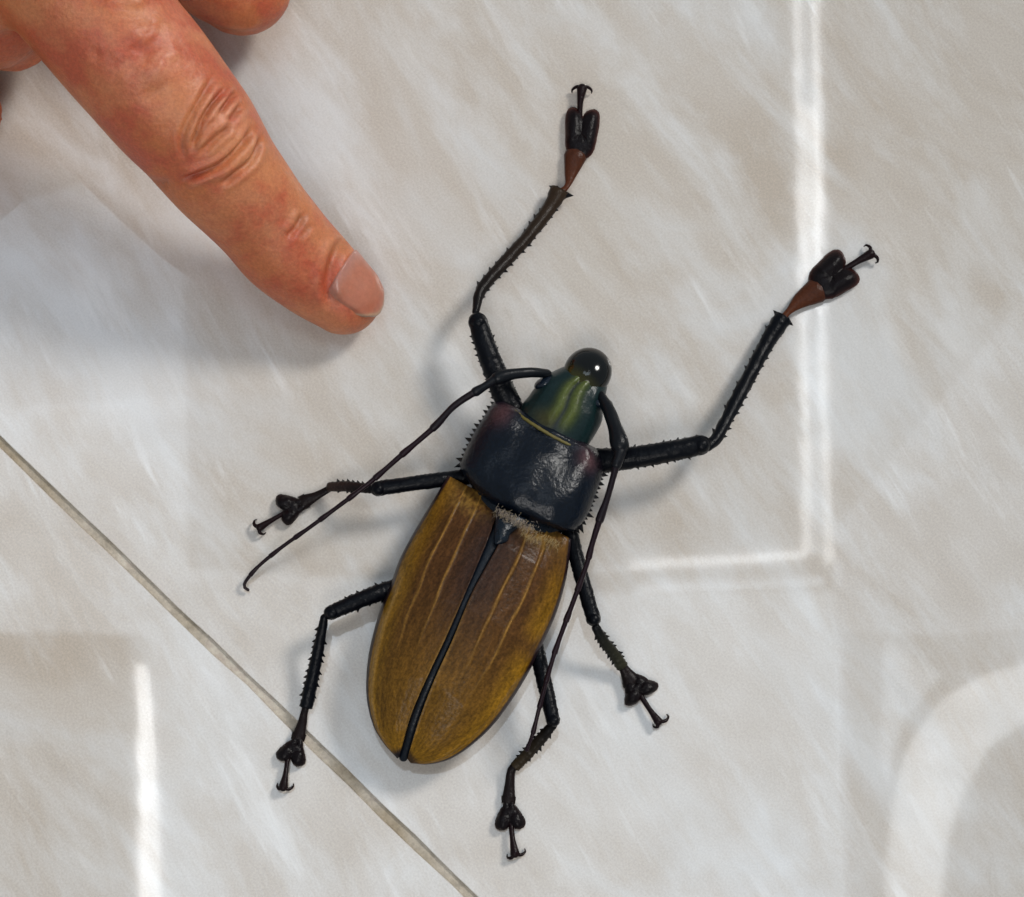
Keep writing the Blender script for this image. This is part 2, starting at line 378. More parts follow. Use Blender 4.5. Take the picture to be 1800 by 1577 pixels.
# wing cases
SUT_L = [(880, 884), (868, 920), (852, 962), (819, 1040), (783, 1122), (751, 1190), (722, 1258), (702, 1330)]
EDG_L = [(788, 836), (778, 852), (741, 912), (705, 977), (687, 1026), (666, 1078), (650, 1140), (644, 1188), (645, 1232), (656, 1276), (675, 1308), (699, 1334)]
SUT_R = [(908, 892), (890, 932), (868, 972), (829, 1044), (795, 1126), (764, 1194), (738, 1262), (716, 1334)]
EDG_R = [(1004, 948), (1002, 972), (995, 1019), (978, 1078), (953, 1134), (929, 1183), (897, 1235), (862, 1280), (823, 1315), (788, 1336), (752, 1344), (722, 1342)]
def elytron(sut, edg, side):
    nu, nv = 150, 64
    s = catmull(sut, nu); e = catmull(edg, nu)
    mb = MB(); V = []; C = []
    vv = np.concatenate([np.linspace(0, 0.9, nv-14), np.linspace(0.9, 1, 15)[1:]])
    uu = np.linspace(0, 1, nu)
    nz = lambda x, y: 0.5+0.5*math.sin(x*3.1+1.3*math.sin(y*2.3+side))*math.sin(y*4.7+1.7*math.sin(x*1.9))
    ridges = [(0.30, 0.30, 0.62), (0.58, 0.50, 0.66)] if side > 0 else [(0.36, 0.30, 0.60), (0.64, 0.58, 0.62)]
    for i, u in enumerate(uu):
        ht = np.interp(u, [0, 0.06, 0.14, 0.4, 0.7, 0.9, 1], [9.5, 12.2, 14.2, 15.6, 13.6, 9.4, 6.6])
        ze = np.interp(u, [0, 0.3, 0.7, 1], [8.6, 7.4, 6.4, 5.8])
        for j, v in enumerate(vv):
            z = ze+(ht-ze)*(1-v**2.3)**0.62
            xy = s[i]+(e[i]-s[i])*v
            col = lerp((0.082, 0.034, 0.010), (0.140, 0.065, 0.010), sstep(u, 0.25, 0.8))
            col = lerp(col, (0.030, 0.014, 0.010), (1-sstep(u, 0.25, 0.6))*(1-sstep(v, 0.05, 0.5))*0.85)
            y_ = sstep(v, 0.62, 0.92)*(0.55+0.45*sstep(u, 0.1, 0.4))
            if side > 0:
                y_ *= 0.35+0.65*sstep(u, 0.08, 0.16); y_ *= 1-0.85*math.exp(-((u-0.40)/0.045)**2)
            y_ = max(y_, 0.85*sstep(u, 0.78, 0.97), 0.2*sstep(u, 0.5, 0.8))
            col = lerp(col, (0.262, 0.126, 0.008), y_)
            mott = nz(u*9, v*6)*0.5+nz(u*23+2, v*14)*0.5
            streak = 0.5+0.5*math.sin(v*70+2*math.sin(u*5)); mott = 0.6*mott+0.4*nz(u*41+side, v*27); col = col*(0.36+0.92*mott+0.06*streak)
            # raised veins that fade towards the rear
            for (v0, v1, ul) in ridges:
                vr = v0+(v1-v0)*u/ul*0.55; k = math.exp(-((v-vr-0.006*math.sin(u*31+v0*9))/0.013)**2)*(1-sstep(u, ul*0.6, ul*1.1))*(0.55+0.45*nz(u*16+v0*7, v0*5))
                z += 0.42*k; col = lerp(col, (0.36, 0.185, 0.035), 0.8*k)
            k = math.exp(-((v-0.885)/0.03)**2)*sstep(u, 0.3, 0.45)*(1-sstep(u, 0.85, 0.97)); z += 0.25*k
            col = lerp(col, (0.50, 0.29, 0.09), 0.40*k*(side < 0))  # highlight line painted along the left outer margin
            k = math.exp(-(v/0.02)**2); z += 0.15*k; col = lerp(col, (0.30, 0.17, 0.05), 0.55*k*sstep(u, 0.3, 0.6))
            # basal pale scaling
            k = (1-sstep(u, 0.06, 0.11))*nz(v*17, 3.1+u*30)*math.exp(-((v-0.5)/0.3)**2); col = lerp(col, (0.30, 0.17, 0.035), 0.6*k)
            k = sstep(v, 0.945, 0.97); col = lerp(col, (0.016, 0.008, 0.010), k)
            k = sstep(u, 0.955, 0.985)*(1 if side < 0 else 0.8); col = lerp(col, (0.014, 0.010, 0.012), k)
            z += 0.10*(mott-0.5)
            V.append(P(xy[0], xy[1], z)); C.append(col)
        for (v, dz) in ((1.0, 1.0), (0.95, 2.0), (0.6, 2.2), (0.0, 2.2)):
            zz = ze+(ht-ze)*(1-v**2.3)**0.62-dz if v < 0.9 else ze-dz
            xy = s[i]+(e[i]-s[i])*v
            V.append(P(xy[0], xy[1], zz)); C.append((0.014, 0.008, 0.010))
    n = len(vv)+4; f = []
    for i in range(nu-1):
        for k in range(n):
            k2 = (k+1) % n
            q = (i*n+k, i*n+k2, (i+1)*n+k2, (i+1)*n+k); f.append(q if side < 0 else q[::-1])
    c0 = tuple(range(n)); c1 = tuple((nu-1)*n+k for k in range(n))
    f.append(c0[::-1] if side < 0 else c0); f.append(c1 if side < 0 else c1[::-1])
    mb.add(V, f, C)
    return mb.build('wing_case', M_ELY, beetle)
elytron(SUT_L, EDG_L, -1); elytron(SUT_R, EDG_R, 1)
# dark seam between the wing cases
m = MB(); q = catmull([(a[0]/2+b[0]/2, a[1]/2+b[1]/2) for a, b in zip(SUT_L, SUT_R)], 40); st = []
for i, (x, y) in enumerate(q):
    u = i/39; st.append((x, y, np.interp(u, [0, 0.06, 0.14, 0.4, 0.7, 0.9, 1], [9.3, 12.0, 14.0, 15.2, 13.2, 9.0, 6.3])-0.45, np.interp(u, [0, .3, .6, 1], [28, 15, 12, 15])))
px_tube(m, st, 50, 10, 0.35, (0.003, 0.006, 0.011)); m.build('seam', M_HEAD, beetle)

# pronotum
PL = [(880, 703), (866, 709), (850, 733), (836, 755), (824, 778), (813, 803), (808, 820), (820, 843), (840, 866), (864, 888)]
PR = [(1046, 787), (1058, 802), (1061, 826), (1056, 846), (1049, 864), (1042, 884), (1034, 904), (1022, 922), (1006, 934), (982, 932)]
def procol(u, v, w):
    c = np.array((0.0022, 0.0048, 0.010))
    for (uu, v0, su, sv) in ((0.10, -0.78, 0.10, 0.14), (0.16, 0.74, 0.10, 0.16)):
        c = lerp(c, (0.085, 0.040, 0.044), 0.85*math.exp(-((u-uu)/su)**2-((v-v0)/sv)**2))
    return c
def promod(u, v):
    z = 0.16*math.sin(v*9+u*4)+0.14*math.sin(u*11+v*3)+0.055*math.sin(v*17-u*9)+0.03*math.sin(u*23+v*13)
    z += 0.9*math.exp(-((u-0.12)/0.12)**2-((abs(v)-0.76)/0.16)**2)     # front shoulders
    z -= 0.8*math.exp(-((u-0.16)/0.10)**2)*math.exp(-((v)/0.55)**2)        # cross furrow
    z += 0.5*math.exp(-((u-0.05)/0.04)**2)
    return z*(1-abs(v)**4)
m = MB()
loft(m, [(*a, *b, 8.0, h, hb) for a, b, h, hb in zip(PL, PR, (3.0, 4.6, 5.6, 6.2, 6.6, 6.8, 6.8, 6.4, 5.7, 4.4), (3, 4, 4.5, 5, 5, 5, 5, 5, 4, 3))],
     None, 60, 90, promod, procol, 0.75)
def teeth(mb, line, z, n, lpx, out, col=(0.003, 0.003, 0.005), jitter=0.6):
    q = catmull([(*p, z) for p in line], n)
    for i in range(n):
        t = q[min(i+1, n-1)]-q[max(i-1, 0)]; nx, ny = -t[1], t[0]; l = math.hypot(nx, ny)
        nx, ny = out*nx/l, out*ny/l
        b = P(q[i][0]-nx*2, q[i][1]-ny*2, z); e2 = P(q[i][0]+nx*20, q[i][1]+ny*20, z+0.3)
        L = lpx*(1+jitter*rng.standard_normal())/ppm(b); L = max(L, 0.0003)
        spike(mb, b, e2-b, L+0.0003, 0.00085, col)
teeth(m, PL[1:8], 8.0, 17, 5, 1); teeth(m, PR[2:9], 8.0, 16, 5.5, -1)
for (x, y, dx, dy) in ((811, 817, -1, .35), (1020, 926, .5, 1), (1032, 904, 1, .5)):
    b = P(x, y, 8); spike(m, b, P(x+dx*20, y+dy*20, 8.2)-b, 0.0014, 0.0007)
m.build('pronotum', M_PRO, beetle)
# scutellum
m = MB()
loft(m, [(872, 890, 930, 914, 12.0, 1.4, 1), (871, 906, 912, 928, 12.8, 1.5, 1), (870, 922, 897, 940, 13.4, 1.4, 1), (868, 940, 892, 952, 13.8, 1.1, 1), (868, 955, 876, 958, 14, .6, .5)],
     None, 20, 24, colf=lambda u, v, w: (0.004, 0.008, 0.014)); m.build('scutellum', M_PRO, beetle)

# head
def headcol(u, v, w):
    c = np.array((0.005, 0.016, 0.017))
    g = math.exp(-((abs(v-0.02)-0.17)/0.16)**2)*sstep(u, 0.02, 0.2)*(1-sstep(u, 0.75, 0.95))
    c = lerp(c, (0.085, 0.105, 0.022), 0.95*g); c = lerp(c, (0.07, 0.055, 0.012), 0.5*math.exp(-((u-0.1)/0.12)**2-((v+0.3)/0.35)**2))
    return lerp(c, (0.005, 0.008, 0.012), math.exp(-(v/0.05)**2)*0.8)
def headmod(u, v):
    return (0.6*math.exp(-((abs(v)-0.2)/0.13)**2)-0.25*math.exp(-(v/0.07)**2))*sstep(u, 0, 0.25)*(1-sstep(u, 0.7, 1))+0.5*math.exp(-((abs(v)-0.72)/0.18)**2-((u-0.55)/0.2)**2)
m = MB()
loft(m, [(912, 733, 1026, 794, 8, 4.4, 3.5), (916, 714, 1044, 768, 8, 4.6, 3.8), (929, 697, 1058, 741, 8, 4.6, 3.8), (941, 680, 1060, 716, 8, 4.5, 3.8),
         (956, 662, 1063, 700, 8, 4.3, 3.6), (976, 651, 1066, 688, 8, 4.0, 3.4), (996, 642, 1068, 672, 8, 3.4, 3), (1012, 634, 1060, 655, 8, 2.2, 2)],
     None, 44, 56, headmod, headcol, 0.8)
head = m.build('head', M_HEAD, beetle)
# glossy rounded front of the head
def globe(cx, cy, z, rx, ry, rz, ang, colf, nu=28, nv=36):
    V = []; C = []; ca, sa = math.cos(ang), math.sin(ang)
    for i in range(nu+1):
        th = math.pi*i/nu
        for k in range(nv):
            ph = 2*math.pi*k/nv; x = math.sin(th)*math.cos(ph); y = math.sin(th)*math.sin(ph); w = math.cos(th)
            X = rx*x; Y = ry*y
            V.append(P(cx+X*ca-Y*sa, cy+X*sa+Y*ca, z+rz*w)); C.append(colf(x, y, w))
    f = [(i*nv+k, (i+1)*nv+k, (i+1)*nv+(k+1) % nv, i*nv+(k+1) % nv) for i in range(nu) for k in range(nv)]
    mb = MB(); mb.add(V, f, C); return mb
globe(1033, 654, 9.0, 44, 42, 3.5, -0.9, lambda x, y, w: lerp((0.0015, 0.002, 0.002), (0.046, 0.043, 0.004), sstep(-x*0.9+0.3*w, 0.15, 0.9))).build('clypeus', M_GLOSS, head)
for (x, y, a) in ((961, 672, 0.75), (1054, 708, 1.35)):
    globe(x, y, 9.2, 24, 12, 2.4, a-math.pi/2+0.4, lambda x, y, w: (0.006, 0.011, 0.02)).build('eye', M_GLOSS, head)

# hairs
def hairs(name, pts, n, dirf, l, r, col, parent, mat, sp=2.2):
    mb = MB(); q = catmull(pts, n)
    for x, y, z in q:
        b = P(x+rng.normal(0, sp), y+rng.normal(0, sp), z+rng.normal(0, .12)); d = np.array(dirf())
        spike(mb, b, d, l*(0.6+0.8*rng.random()), r, lerp(col, (0.5, 0.36, 0.12), rng.random()*0.5))
    return mb.build(name, mat, parent)
ax = np.array([0.42, 0.9, 0.0])
m = MB()
px_tube(m, [(906, 722, 11.6, 3.5), (922, 736, 12.5, 5), (945, 751, 13.0, 6), (970, 766, 12.9, 6), (995, 779, 12.5, 5), (1014, 787, 11.8, 3)], 40, 8, 0.8, (0.12, 0.095, 0.014), 0.12)
m.build('collar', M_HAIR, beetle)
hairs('hair_tuft', [(874, 897, 14.0), (893, 907, 14.5), (915, 918, 14.6), (940, 932, 14.0)], 420, lambda: -ax*.8+rng.normal(0, .4, 3)*[1, 1, .3]+[0, 0, .1], 0.0007, 0.00003, (0.34, 0.28, 0.25), beetle, M_HAIR, 5.0)
hairs('hair_tuft', [(922, 932, 14.4), (932, 944, 14.2), (958, 946, 13.2), (984, 957, 11.6)], 260, lambda: -ax*.8+rng.normal(0, .4, 3)*[1, 1, .3]+[0, 0, .1], 0.0007, 0.00003, (0.40, 0.29, 0.14), beetle, M_HAIR, 4.5)

# legs
def heart(mb, base, lobe_a, lobe_b, notch, z, th, col, rim, blocky=False):
    """bilobed pad: base px, two lobe-tip px, notch px"""
    base, la, lb, no = map(lambda p: np.array(p, float), (base, lobe_a, lobe_b, notch))
    ax_ = (la+lb)/2-base; L = np.linalg.norm(ax_); sp = (lb-la); sp = sp-ax_*np.dot(sp, ax_)/L**2; W_ = np.linalg.norm(sp); sp /= W_; ax_ /= L; W_ /= 0.72
    half = [(-0.04, 0.0), (0.0, 0.20), (0.22, 0.34), (0.5, 0.47), (0.75, 0.53), (0.93, 0.46), (1.02, 0.30), (0.97, 0.14), (0.86, 0.05), (0.78, 0.0)]
    if blocky: half = [(-0.04, 0.0), (0.0, 0.27), (0.18, 0.42), (0.5, 0.48), (0.8, 0.51), (0.95, 0.46), (1.01, 0.32), (0.98, 0.16), (0.92, 0.06), (0.84, 0.0)]
    o = catmull(half, 26); o = np.vstack([o, (o*[1, -1])[1:-1][::-1]]); n = len(o); cen = np.array([0.5, 0])
    V = []; C = []; f = []; rr = (0.0, 0.3, 0.55, 0.75, 0.9, 0.97, 1.0)
    for sg in (1, -1):
        for q in rr:
            for (a, b) in o:
                u = cen[0]+(a-cen[0])*q; v = b*q
                lob = 0.55+0.45*math.exp(-((abs(v)-0.27)/0.16)**2) if u > 0.35 else 0.75
                p = base+ax_*(u*L)+sp*(v*W_); p = p+rng.normal(0, 0.35, 2); zz = z+sg*th*W_*0.05*math.sqrt(max(0, 1-q**2.5))*lob*(1.6 if sg > 0 else 1)
                V.append(P(p[0], p[1], zz)); C.append(lerp(col, rim, sstep(q, 0.86, 0.98)))
    R_ = len(rr)
    for g in (0, 1):
        for i in range(R_-1):
            for k in range(n):
                k2 = (k+1) % n; b0 = g*R_*n; q = (b0+i*n+k, b0+i*n+k2, b0+(i+1)*n+k2, b0+(i+1)*n+k); f.append(q if g else q[::-1])
    mb.add(V, f, C)

def leg(fem, tib, tar, pad, ony, claws, spines=(10, 12), amber=False, flare=None, tibcol2=None):
    root = empty('leg', P(fem[0][0], fem[0][1], fem[0][2]), beetle)
    m = MB(); px_tube(m, [(a, b, c_, w_*1.05) for a, b, c_, w_ in fem], 44, 16, 0.9, BLK, 0.035)
    k = fem[-1]
    px_tube(m, [(k[0], k[1], k[2]+0.3, k[3]*1.02), (k[0]+1, k[1]+1, k[2]+0.5, k[3]*0.9)], 3, 14, 1, BLK)
    def rows(mb, st, n, both, ln):
        q = catmull(st, n+4)[2:-2]
        for i in range(len(q)):
            j0, j1 = q[max(i-1, 0)], q[min(i+1, len(q)-1)]; t = np.array([j1[0]-j0[0], j1[1]-j0[1]]); t /= np.linalg.norm(t)
            for sgn in ((1, -1) if both else (1,)):
                if sgn == -1 and rng.random() < 0.35: continue
                nx, ny = -t[1]*sgn, t[0]*sgn; w = q[i][3]/2*0.86
                b = P(q[i][0]+nx*w, q[i][1]+ny*w, q[i][2]); e2 = P(q[i][0]+nx*(w+10)+t[0]*4, q[i][1]+ny*(w+10)+t[1]*4, q[i][2]-0.1)
                spike(mb, b, e2-b, ln*(0.55+0.6*rng.random()), 0.00062, BLK)
    if spines[0]: rows(m, fem, spines[0], True, 0.00075)
    m.build('femur', M_LEG, root)
    m = MB(); px_tube(m, tib, 46, 14, 0.85, BLK, 0.05, tibcol2, (True, False))
    if spines[1]: rows(m, tib, spines[1], True, 0.0007)
    if flare:
        for (x, y, dx, dy) in flare:
            b = P(x, y, tib[-1][2]); spike(m, b, P(x+dx*20, y+dy*20, tib[-1][2])-b, 0.0011, 0.0008, BLK)
    m.build('tibia', M_LEG, root)
    br = (0.095, 0.026, 0.009) if amber else (0.009, 0.005, 0.005)
    t0 = np.array(tib[-1][:2]); tb = np.array(tib[-2][:2]); t0 = t0+(tb-t0)/np.linalg.norm(tb-t0)*7
    tar = [(*t0, tib[-1][2], max(tar[0][3], tib[-1][3]*0.5)), *tar]
    m = MB(); px_tube(m, tar, 18, 12, 0.6, br, 0.0, (0.05, 0.016, 0.008) if amber else None)
    e = tar[-1]; p = tar[-2]; t = np.array([e[0]-p[0], e[1]-p[1]]); t = t/np.linalg.norm(t)
    for sgn in (1, -1):
        b = P(e[0]+sgn*-t[1]*e[3]*.36, e[1]+sgn*t[0]*e[3]*.36, e[2]); d = P(e[0]+sgn*-t[1]*e[3]*.5+t[0]*9, e[1]+sgn*t[0]*e[3]*.5+t[1]*9, e[2]); spike(m, b, d-b, 0.0009, 0.0006, br)
    m.build('tarsus', M_LEG, root)
    rimc = (0.050, 0.011, 0.007) if amber else (0.016, 0.006, 0.006); cc_ = lerp(BLK, (0.008, 0.004, 0.004), 0.6)
    b0, la, lb, no = [np.array(x, float) for x in pad]
    m = MB(); k = 0.5+0.1*rng.random()
    if not amber: heart(m, b0, b0+(la-b0)*k+rng.normal(0, 2, 2), b0+(lb-b0)*k+rng.normal(0, 2, 2), no, 1.25, 0.36, cc_, rimc)
    b1 = b0 if amber else b0*0.72+(la+lb)/2*0.28
    heart(m, b1, la+rng.normal(0, 2.0, 2), lb+rng.normal(0, 2.0, 2), no, 0.95, 0.36, cc_, rimc, amber)
    m.build('tarsal_pad', M_LEG, root)
    m = MB(); CL = (0.009, 0.003, 0.004); px_tube(m, [(a, b, c_, w_*1.2) for a, b, c_, w_ in [((pad[0][0]+pad[3][0])/2, (pad[0][1]+pad[3][1])/2, 1.2, ony[0][3]), *ony]], 14, 10, 0.9, CL)
    e = ony[-1]; p = np.array(ony[0][:2], float); t = np.array(e[:2])-p; t /= np.linalg.norm(t)
    for c in claws:
        c = np.array(c, float); e2 = np.array(e[:2]); mid = e2*0.45+c*0.55+t*4.5
        px_tube(m, [(*e2, e[2], 8), (*mid, e[2]-0.1, 6.5), (*c, e[2]-0.5, 4), (*(c-t*5), 0.35, 1.8)], 12, 8, 1, CL)
    m.build('claw', M_LEG, root)
    return root
# front leg, head's left side
leg([(900, 722, 7.0, 44), (876, 668, 8.6, 40), (853, 608, 9.6, 36), (840, 566, 9.4, 33)],
    [(836, 548, 9.0, 13), (847, 508, 7.8, 20), (893, 455, 5.6, 22), (932, 411, 4.2, 23), (968, 362, 2.8, 26), (983, 336, 2.2, 34)],
    [(997, 327, 2.0, 10), (1004, 303, 1.4, 24), (1011, 276, 1.1, 40)],
    ((1018, 276), (1004, 186), (1045, 192), (1021, 202)), [(1019, 205, 1.2, 8), (1020, 180, 1.6, 9), (1023, 156, 1.6, 15)],
    [(1006, 158), (1040, 159)], (12, 14), True, [(974, 331, -1, -.5), (998, 343, 1, .1)], (0.030, 0.018, 0.010))
# front leg, head's right side
leg([(1040, 812, 7.0, 44), (1100, 806, 8.8, 38), (1170, 795, 9.8, 36), (1232, 782, 9.4, 34)],
    [(1243, 785, 9.0, 20), (1259, 770, 8.2, 21), (1281, 730, 6.6, 23), (1299, 695, 5.6, 25), (1324, 648, 4.2, 25), (1349, 601, 3.0, 27), (1370, 568, 2.3, 32), (1377, 558, 2.2, 33)],
    [(1386, 548, 2.0, 12), (1408, 528, 1.4, 30), (1434, 512, 1.1, 46)],
    ((1433, 508), (1477, 444), (1511, 486), (1495, 465)), [(1490, 470, 1.2, 9), (1510, 458, 1.6, 10), (1530, 447, 1.6, 15)],
    [(1523, 431), (1543, 460)], (12, 14), True, [(1366, 553, -.6, -.7), (1386, 566, .9, .7)])
# middle legs
leg([(822, 838, 6.5, 27), (740, 848, 7.8, 25), (664, 859, 7.6, 26)],
    [(654, 860, 7.2, 16), (628, 857, 6.2, 18), (604, 855, 4.6, 19), (578, 856, 2.6, 17)],
    [(572, 863, 2.2, 13), (556, 872, 1.6, 16), (535, 882, 1.2, 26)],
    ((540, 882), (480, 883), (500, 916), (492, 902)), [(494, 905, 1.2, 7), (475, 916, 1.5, 8), (457, 927, 1.5, 12)],
    [(447, 916), (463, 939)], (0, 6), False, None, (0.035, 0.020, 0.016))
leg([(1000, 930, 6.5, 28), (1021, 1010, 7.8, 25), (1043, 1088, 7.6, 25)],
    [(1048, 1104, 7.2, 16), (1062, 1128, 5.6, 19), (1080, 1150, 3.8, 20), (1094, 1172, 2.2, 22)],
    [(1097, 1176, 2.0, 18), (1104, 1188, 1.5, 26), (1110, 1198, 1.2, 36)],
    ((1108, 1188), (1112, 1238), (1153, 1220), (1134, 1236)), [(1132, 1232, 1.2, 8), (1144, 1250, 1.5, 8), (1157, 1268, 1.5, 13)],
    [(1150, 1278), (1175, 1260)], (0, 8), False, None, (0.03, 0.028, 0.016))
# hind legs
leg([(700, 1030, 6.0, 29), (640, 1052, 7.4, 28), (582, 1077, 7.6, 25)],
    [(570, 1086, 7.2, 14), (561, 1134, 5.4, 19), (550, 1188, 3.6, 22), (538, 1244, 2.0, 24)],
    [(535, 1252, 1.8, 13), (531, 1272, 1.4, 17), (525, 1294, 1.2, 24)],
    ((526, 1290), (490, 1336), (522, 1348), (506, 1333)), [(506, 1334, 1.2, 7), (502, 1360, 1.5, 8), (498, 1383, 1.5, 14)],
    [(487, 1382), (515, 1383)], (8, 12))
leg([(940, 1130, 6.0, 27), (957, 1200, 7.2, 26), (972, 1266, 7.4, 24)],
    [(971, 1275, 7.0, 17), (950, 1300, 5.2, 20), (925, 1328, 3.4, 20), (905, 1348, 2.2, 20)],
    [(899, 1354, 2.0, 15), (896, 1380, 1.4, 18), (894, 1405, 1.2, 24)],
    ((894, 1400), (880, 1457), (912, 1457), (897, 1447)), [(898, 1446, 1.2, 8), (901, 1475, 1.5, 8), (905, 1500, 1.5, 14)],
    [(892, 1507), (923, 1497)], (0, 8), False, None, (0.035, 0.024, 0.012))

# antennae
def antenna(joints, cuts, name='antenna'):
    root = empty(name, P(*joints[0][:3]), beetle)
    q = catmull(joints, 240); s = np.linspace(0, 1, 240)
    for a, b in zip(cuts[:-1], cuts[1:]):
        i0, i1 = int(a*239), int(b*239); seg = q[i0:i1+1].copy(); n = len(seg); t = np.linspace(0, 1, n)
        seg[:, 3] *= 0.88+0.30*sstep(t, 0.6, 0.97)
        k = sstep((a+b)/2, 0.12, 0.4); m = MB()
        px_tube(m, seg, max(6, n//3), 12, 1, lerp((0.003, 0.004, 0.006), (0.010, 0.002, 0.005), k), 0.01)
        m.build('antenna_segment', M_ANT, root)
antenna([(962, 657, 10.5, 18), (930, 655, 12.5, 21), (882, 662, 13.4, 21), (849, 681, 13.6, 16), (799, 713, 13.2, 14), (763, 751, 12.6, 12), (707, 799, 11.9, 11), (660, 840, 11.4, 10), (623, 869, 10.6, 9.5),
         (553, 921, 7.6, 8.5), (498, 960, 5, 8), (456, 994, 3, 7.5), (434, 1019, 1.8, 7), (429, 1031, 1.2, 6), (436, 1037, 0.9, 4.5)],
        [0, .13, .20, .345, .45, .54, .63, .72, .80, .88, .95, 1])
antenna([(1056, 696, 10.5, 20), (1073, 728, 12.5, 27), (1090, 786, 14.0, 28), (1083, 818, 14.2, 16), (1077, 842, 14.0, 13), (1066, 880, 13.4, 13), (1053, 917, 12.8, 13), (1041, 956, 12.2, 11), (1032, 990, 11.8, 10), (1016, 1035, 11.4, 10),
         (982, 1127, 10.4, 9.5), (967, 1174, 10.4, 9), (949, 1240, 9.2, 8.5), (937, 1288, 7.6, 8), (926, 1318, 6.0, 7)],
        [0, .145, .20, .355, .46, .55, .64, .73, .81, .88, .95, 1])

# ------------------------------------------------------------------ hand
IDX = [(603, 521, 6.0, 138), (575, 498, 7.2, 153), (548, 475, 8.8, 164), (503, 434, 12.3, 177), (464, 387, 15.8, 180), (430, 346, 19.2, 192), (395, 305, 22.4, 206), (366, 265, 25.2, 219),
       (341, 230, 27.2, 229), (300, 182, 29.6, 241), (255, 126, 32, 249), (214, 78, 34, 252), (150, 0, 37, 258), (90, -70, 39, 262), (40, -130, 40, 264)]
vt = []; ft = []
def addt(V, f):
    k = len(vt); vt.extend(map(tuple, V)); ft.extend(tuple(i+k for i in q) for q in f)
q = catmull(IDX, 80); c = np.array([P(a, b, z) for a, b, z, w in q]); r = np.array([w/2/ppm(p) for p, w in zip(c, q[:, 3])])
addt(*tube_rings(c, r, np.interp(np.arange(80), [0, 12, 40, 79], [0.84, 0.88, 0.93, 0.95]), 40))
IC, IR = c.copy(), r.copy()
def mmt(st, flat=1.0, n=40):      # (px, py, z mm, radius mm)
    q = catmull(st, n); c = np.array([P(a, b, z) for a, b, z, w in q]); addt(*tube_rings(c, q[:, 3]*MM, flat, 32))
MCP = [(40, -130, 38), (-130, -60, 40), (-270, 60, 37), (-390, 190, 32)]
WR = [(-720, -800, 40), (-790, -740, 42), (-850, -670, 41), (-900, -600, 38)]
for mcp, wr, r0 in zip(MCP, WR, (12.0, 12.0, 11.2, 10.0)):
    mid = tuple(0.5*a+0.5*b for a, b in zip(mcp, wr))
    mmt([(*mcp, r0), (mid[0], mid[1], mid[2]+1, r0+2.2), (*wr, r0+3.5)])
for a, b in zip(MCP[:-1], MCP[1:]):      # webs
    mmt([(a[0]-10, a[1]-10, a[2]-2, 10), ((a[0]+b[0])/2+20, (a[1]+b[1])/2+10, (a[2]+b[2])/2-3, 9.5), (b[0], b[1], b[2]-2, 10)], 0.9, 12)
# web between index and middle as seen at the frame edge
mmt([(60, -60, 36, 9), (-10, -18, 35, 7.5), (-80, -10, 35, 8)], 0.8, 14)
# curled fingers
mmt([(-130, -60, 39, 11), (-56, -12, 28, 10), (4, 34, 18.0, 9.9), (14, 38, 14, 9.4), (-30, 4, 9.6, 8.8), (-90, -40, 9, 8.0), (-140, -80, 10, 7.2)], 0.95)
mmt([(-270, 60, 36, 10.4), (-180, 125, 28, 9.6), (-93, 192, 18, 9.3), (-87, 194, 14, 8.8), (-140, 150, 9.6, 8.3), (-190, 110, 8.8, 7.6), (-240, 70, 9.5, 7)], 0.95)
mmt([(-390, 190, 31, 9), (-330, 235, 26, 8.2), (-270, 285, 18, 7.9), (-266, 285, 13, 7.5), (-300, 255, 8.4, 7), (-340, 215, 8, 6.4), (-370, 190, 8.5, 6)], 0.95)
# thumb
mmt([(-640, -700, 32, 15), (-330, -560, 28, 15), (-60, -420, 25, 12.5), (90, -310, 22.5, 11), (230, -190, 19.5, 10.8), (330, -105, 16, 10.4), (400, -48, 13.2, 9.9), (424, -27, 12.0, 9.2)], 0.9, 60)
# wrist and forearm
mmt([(-780, -690, 40, 20), (-900, -800, 42, 23), (-1100, -980, 44, 25), (-1400, -1250, 46, 29)], 0.82, 30)
mmt([(-840, -640, 38, 18), (-950, -760, 42, 22), (-1150, -940, 44, 25), (-1440, -1220, 46, 28)], 0.82, 30)

me = bpy.data.meshes.new('hand_raw'); me.from_pydata(vt, [], ft); me.update()
ho = bpy.data.objects.new('hand_raw', me); S.collection.objects.link(ho)
md = ho.modifiers.new('r', 'REMESH'); md.mode = 'VOXEL'; md.voxel_size = 0.00055; md.use_smooth_shade = True
bpy.context.view_layer.update()
ev = ho.evaluated_get(bpy.context.evaluated_depsgraph_get())
hm = bpy.data.meshes.new_from_object(ev); bpy.data.objects.remove(ho); bpy.data.meshes.remove(me)
nv = len(hm.vertices); co = np.empty(nv*3); hm.vertices.foreach_get('co', co); co = co.reshape(-1, 3)
ed = np.empty(len(hm.edges)*2, int); hm.edges.foreach_get('vertices', ed); ed = ed.reshape(-1, 2)
deg = np.bincount(ed.ravel(), minlength=nv).astype(float)
def lap(x):
    s = np.stack([np.bincount(ed[:, 0], x[ed[:, 1], k], nv)+np.bincount(ed[:, 1], x[ed[:, 0], k], nv) for k in range(x.shape[1])], -1)
    return s/deg[:, None]
pix = px_of(co)
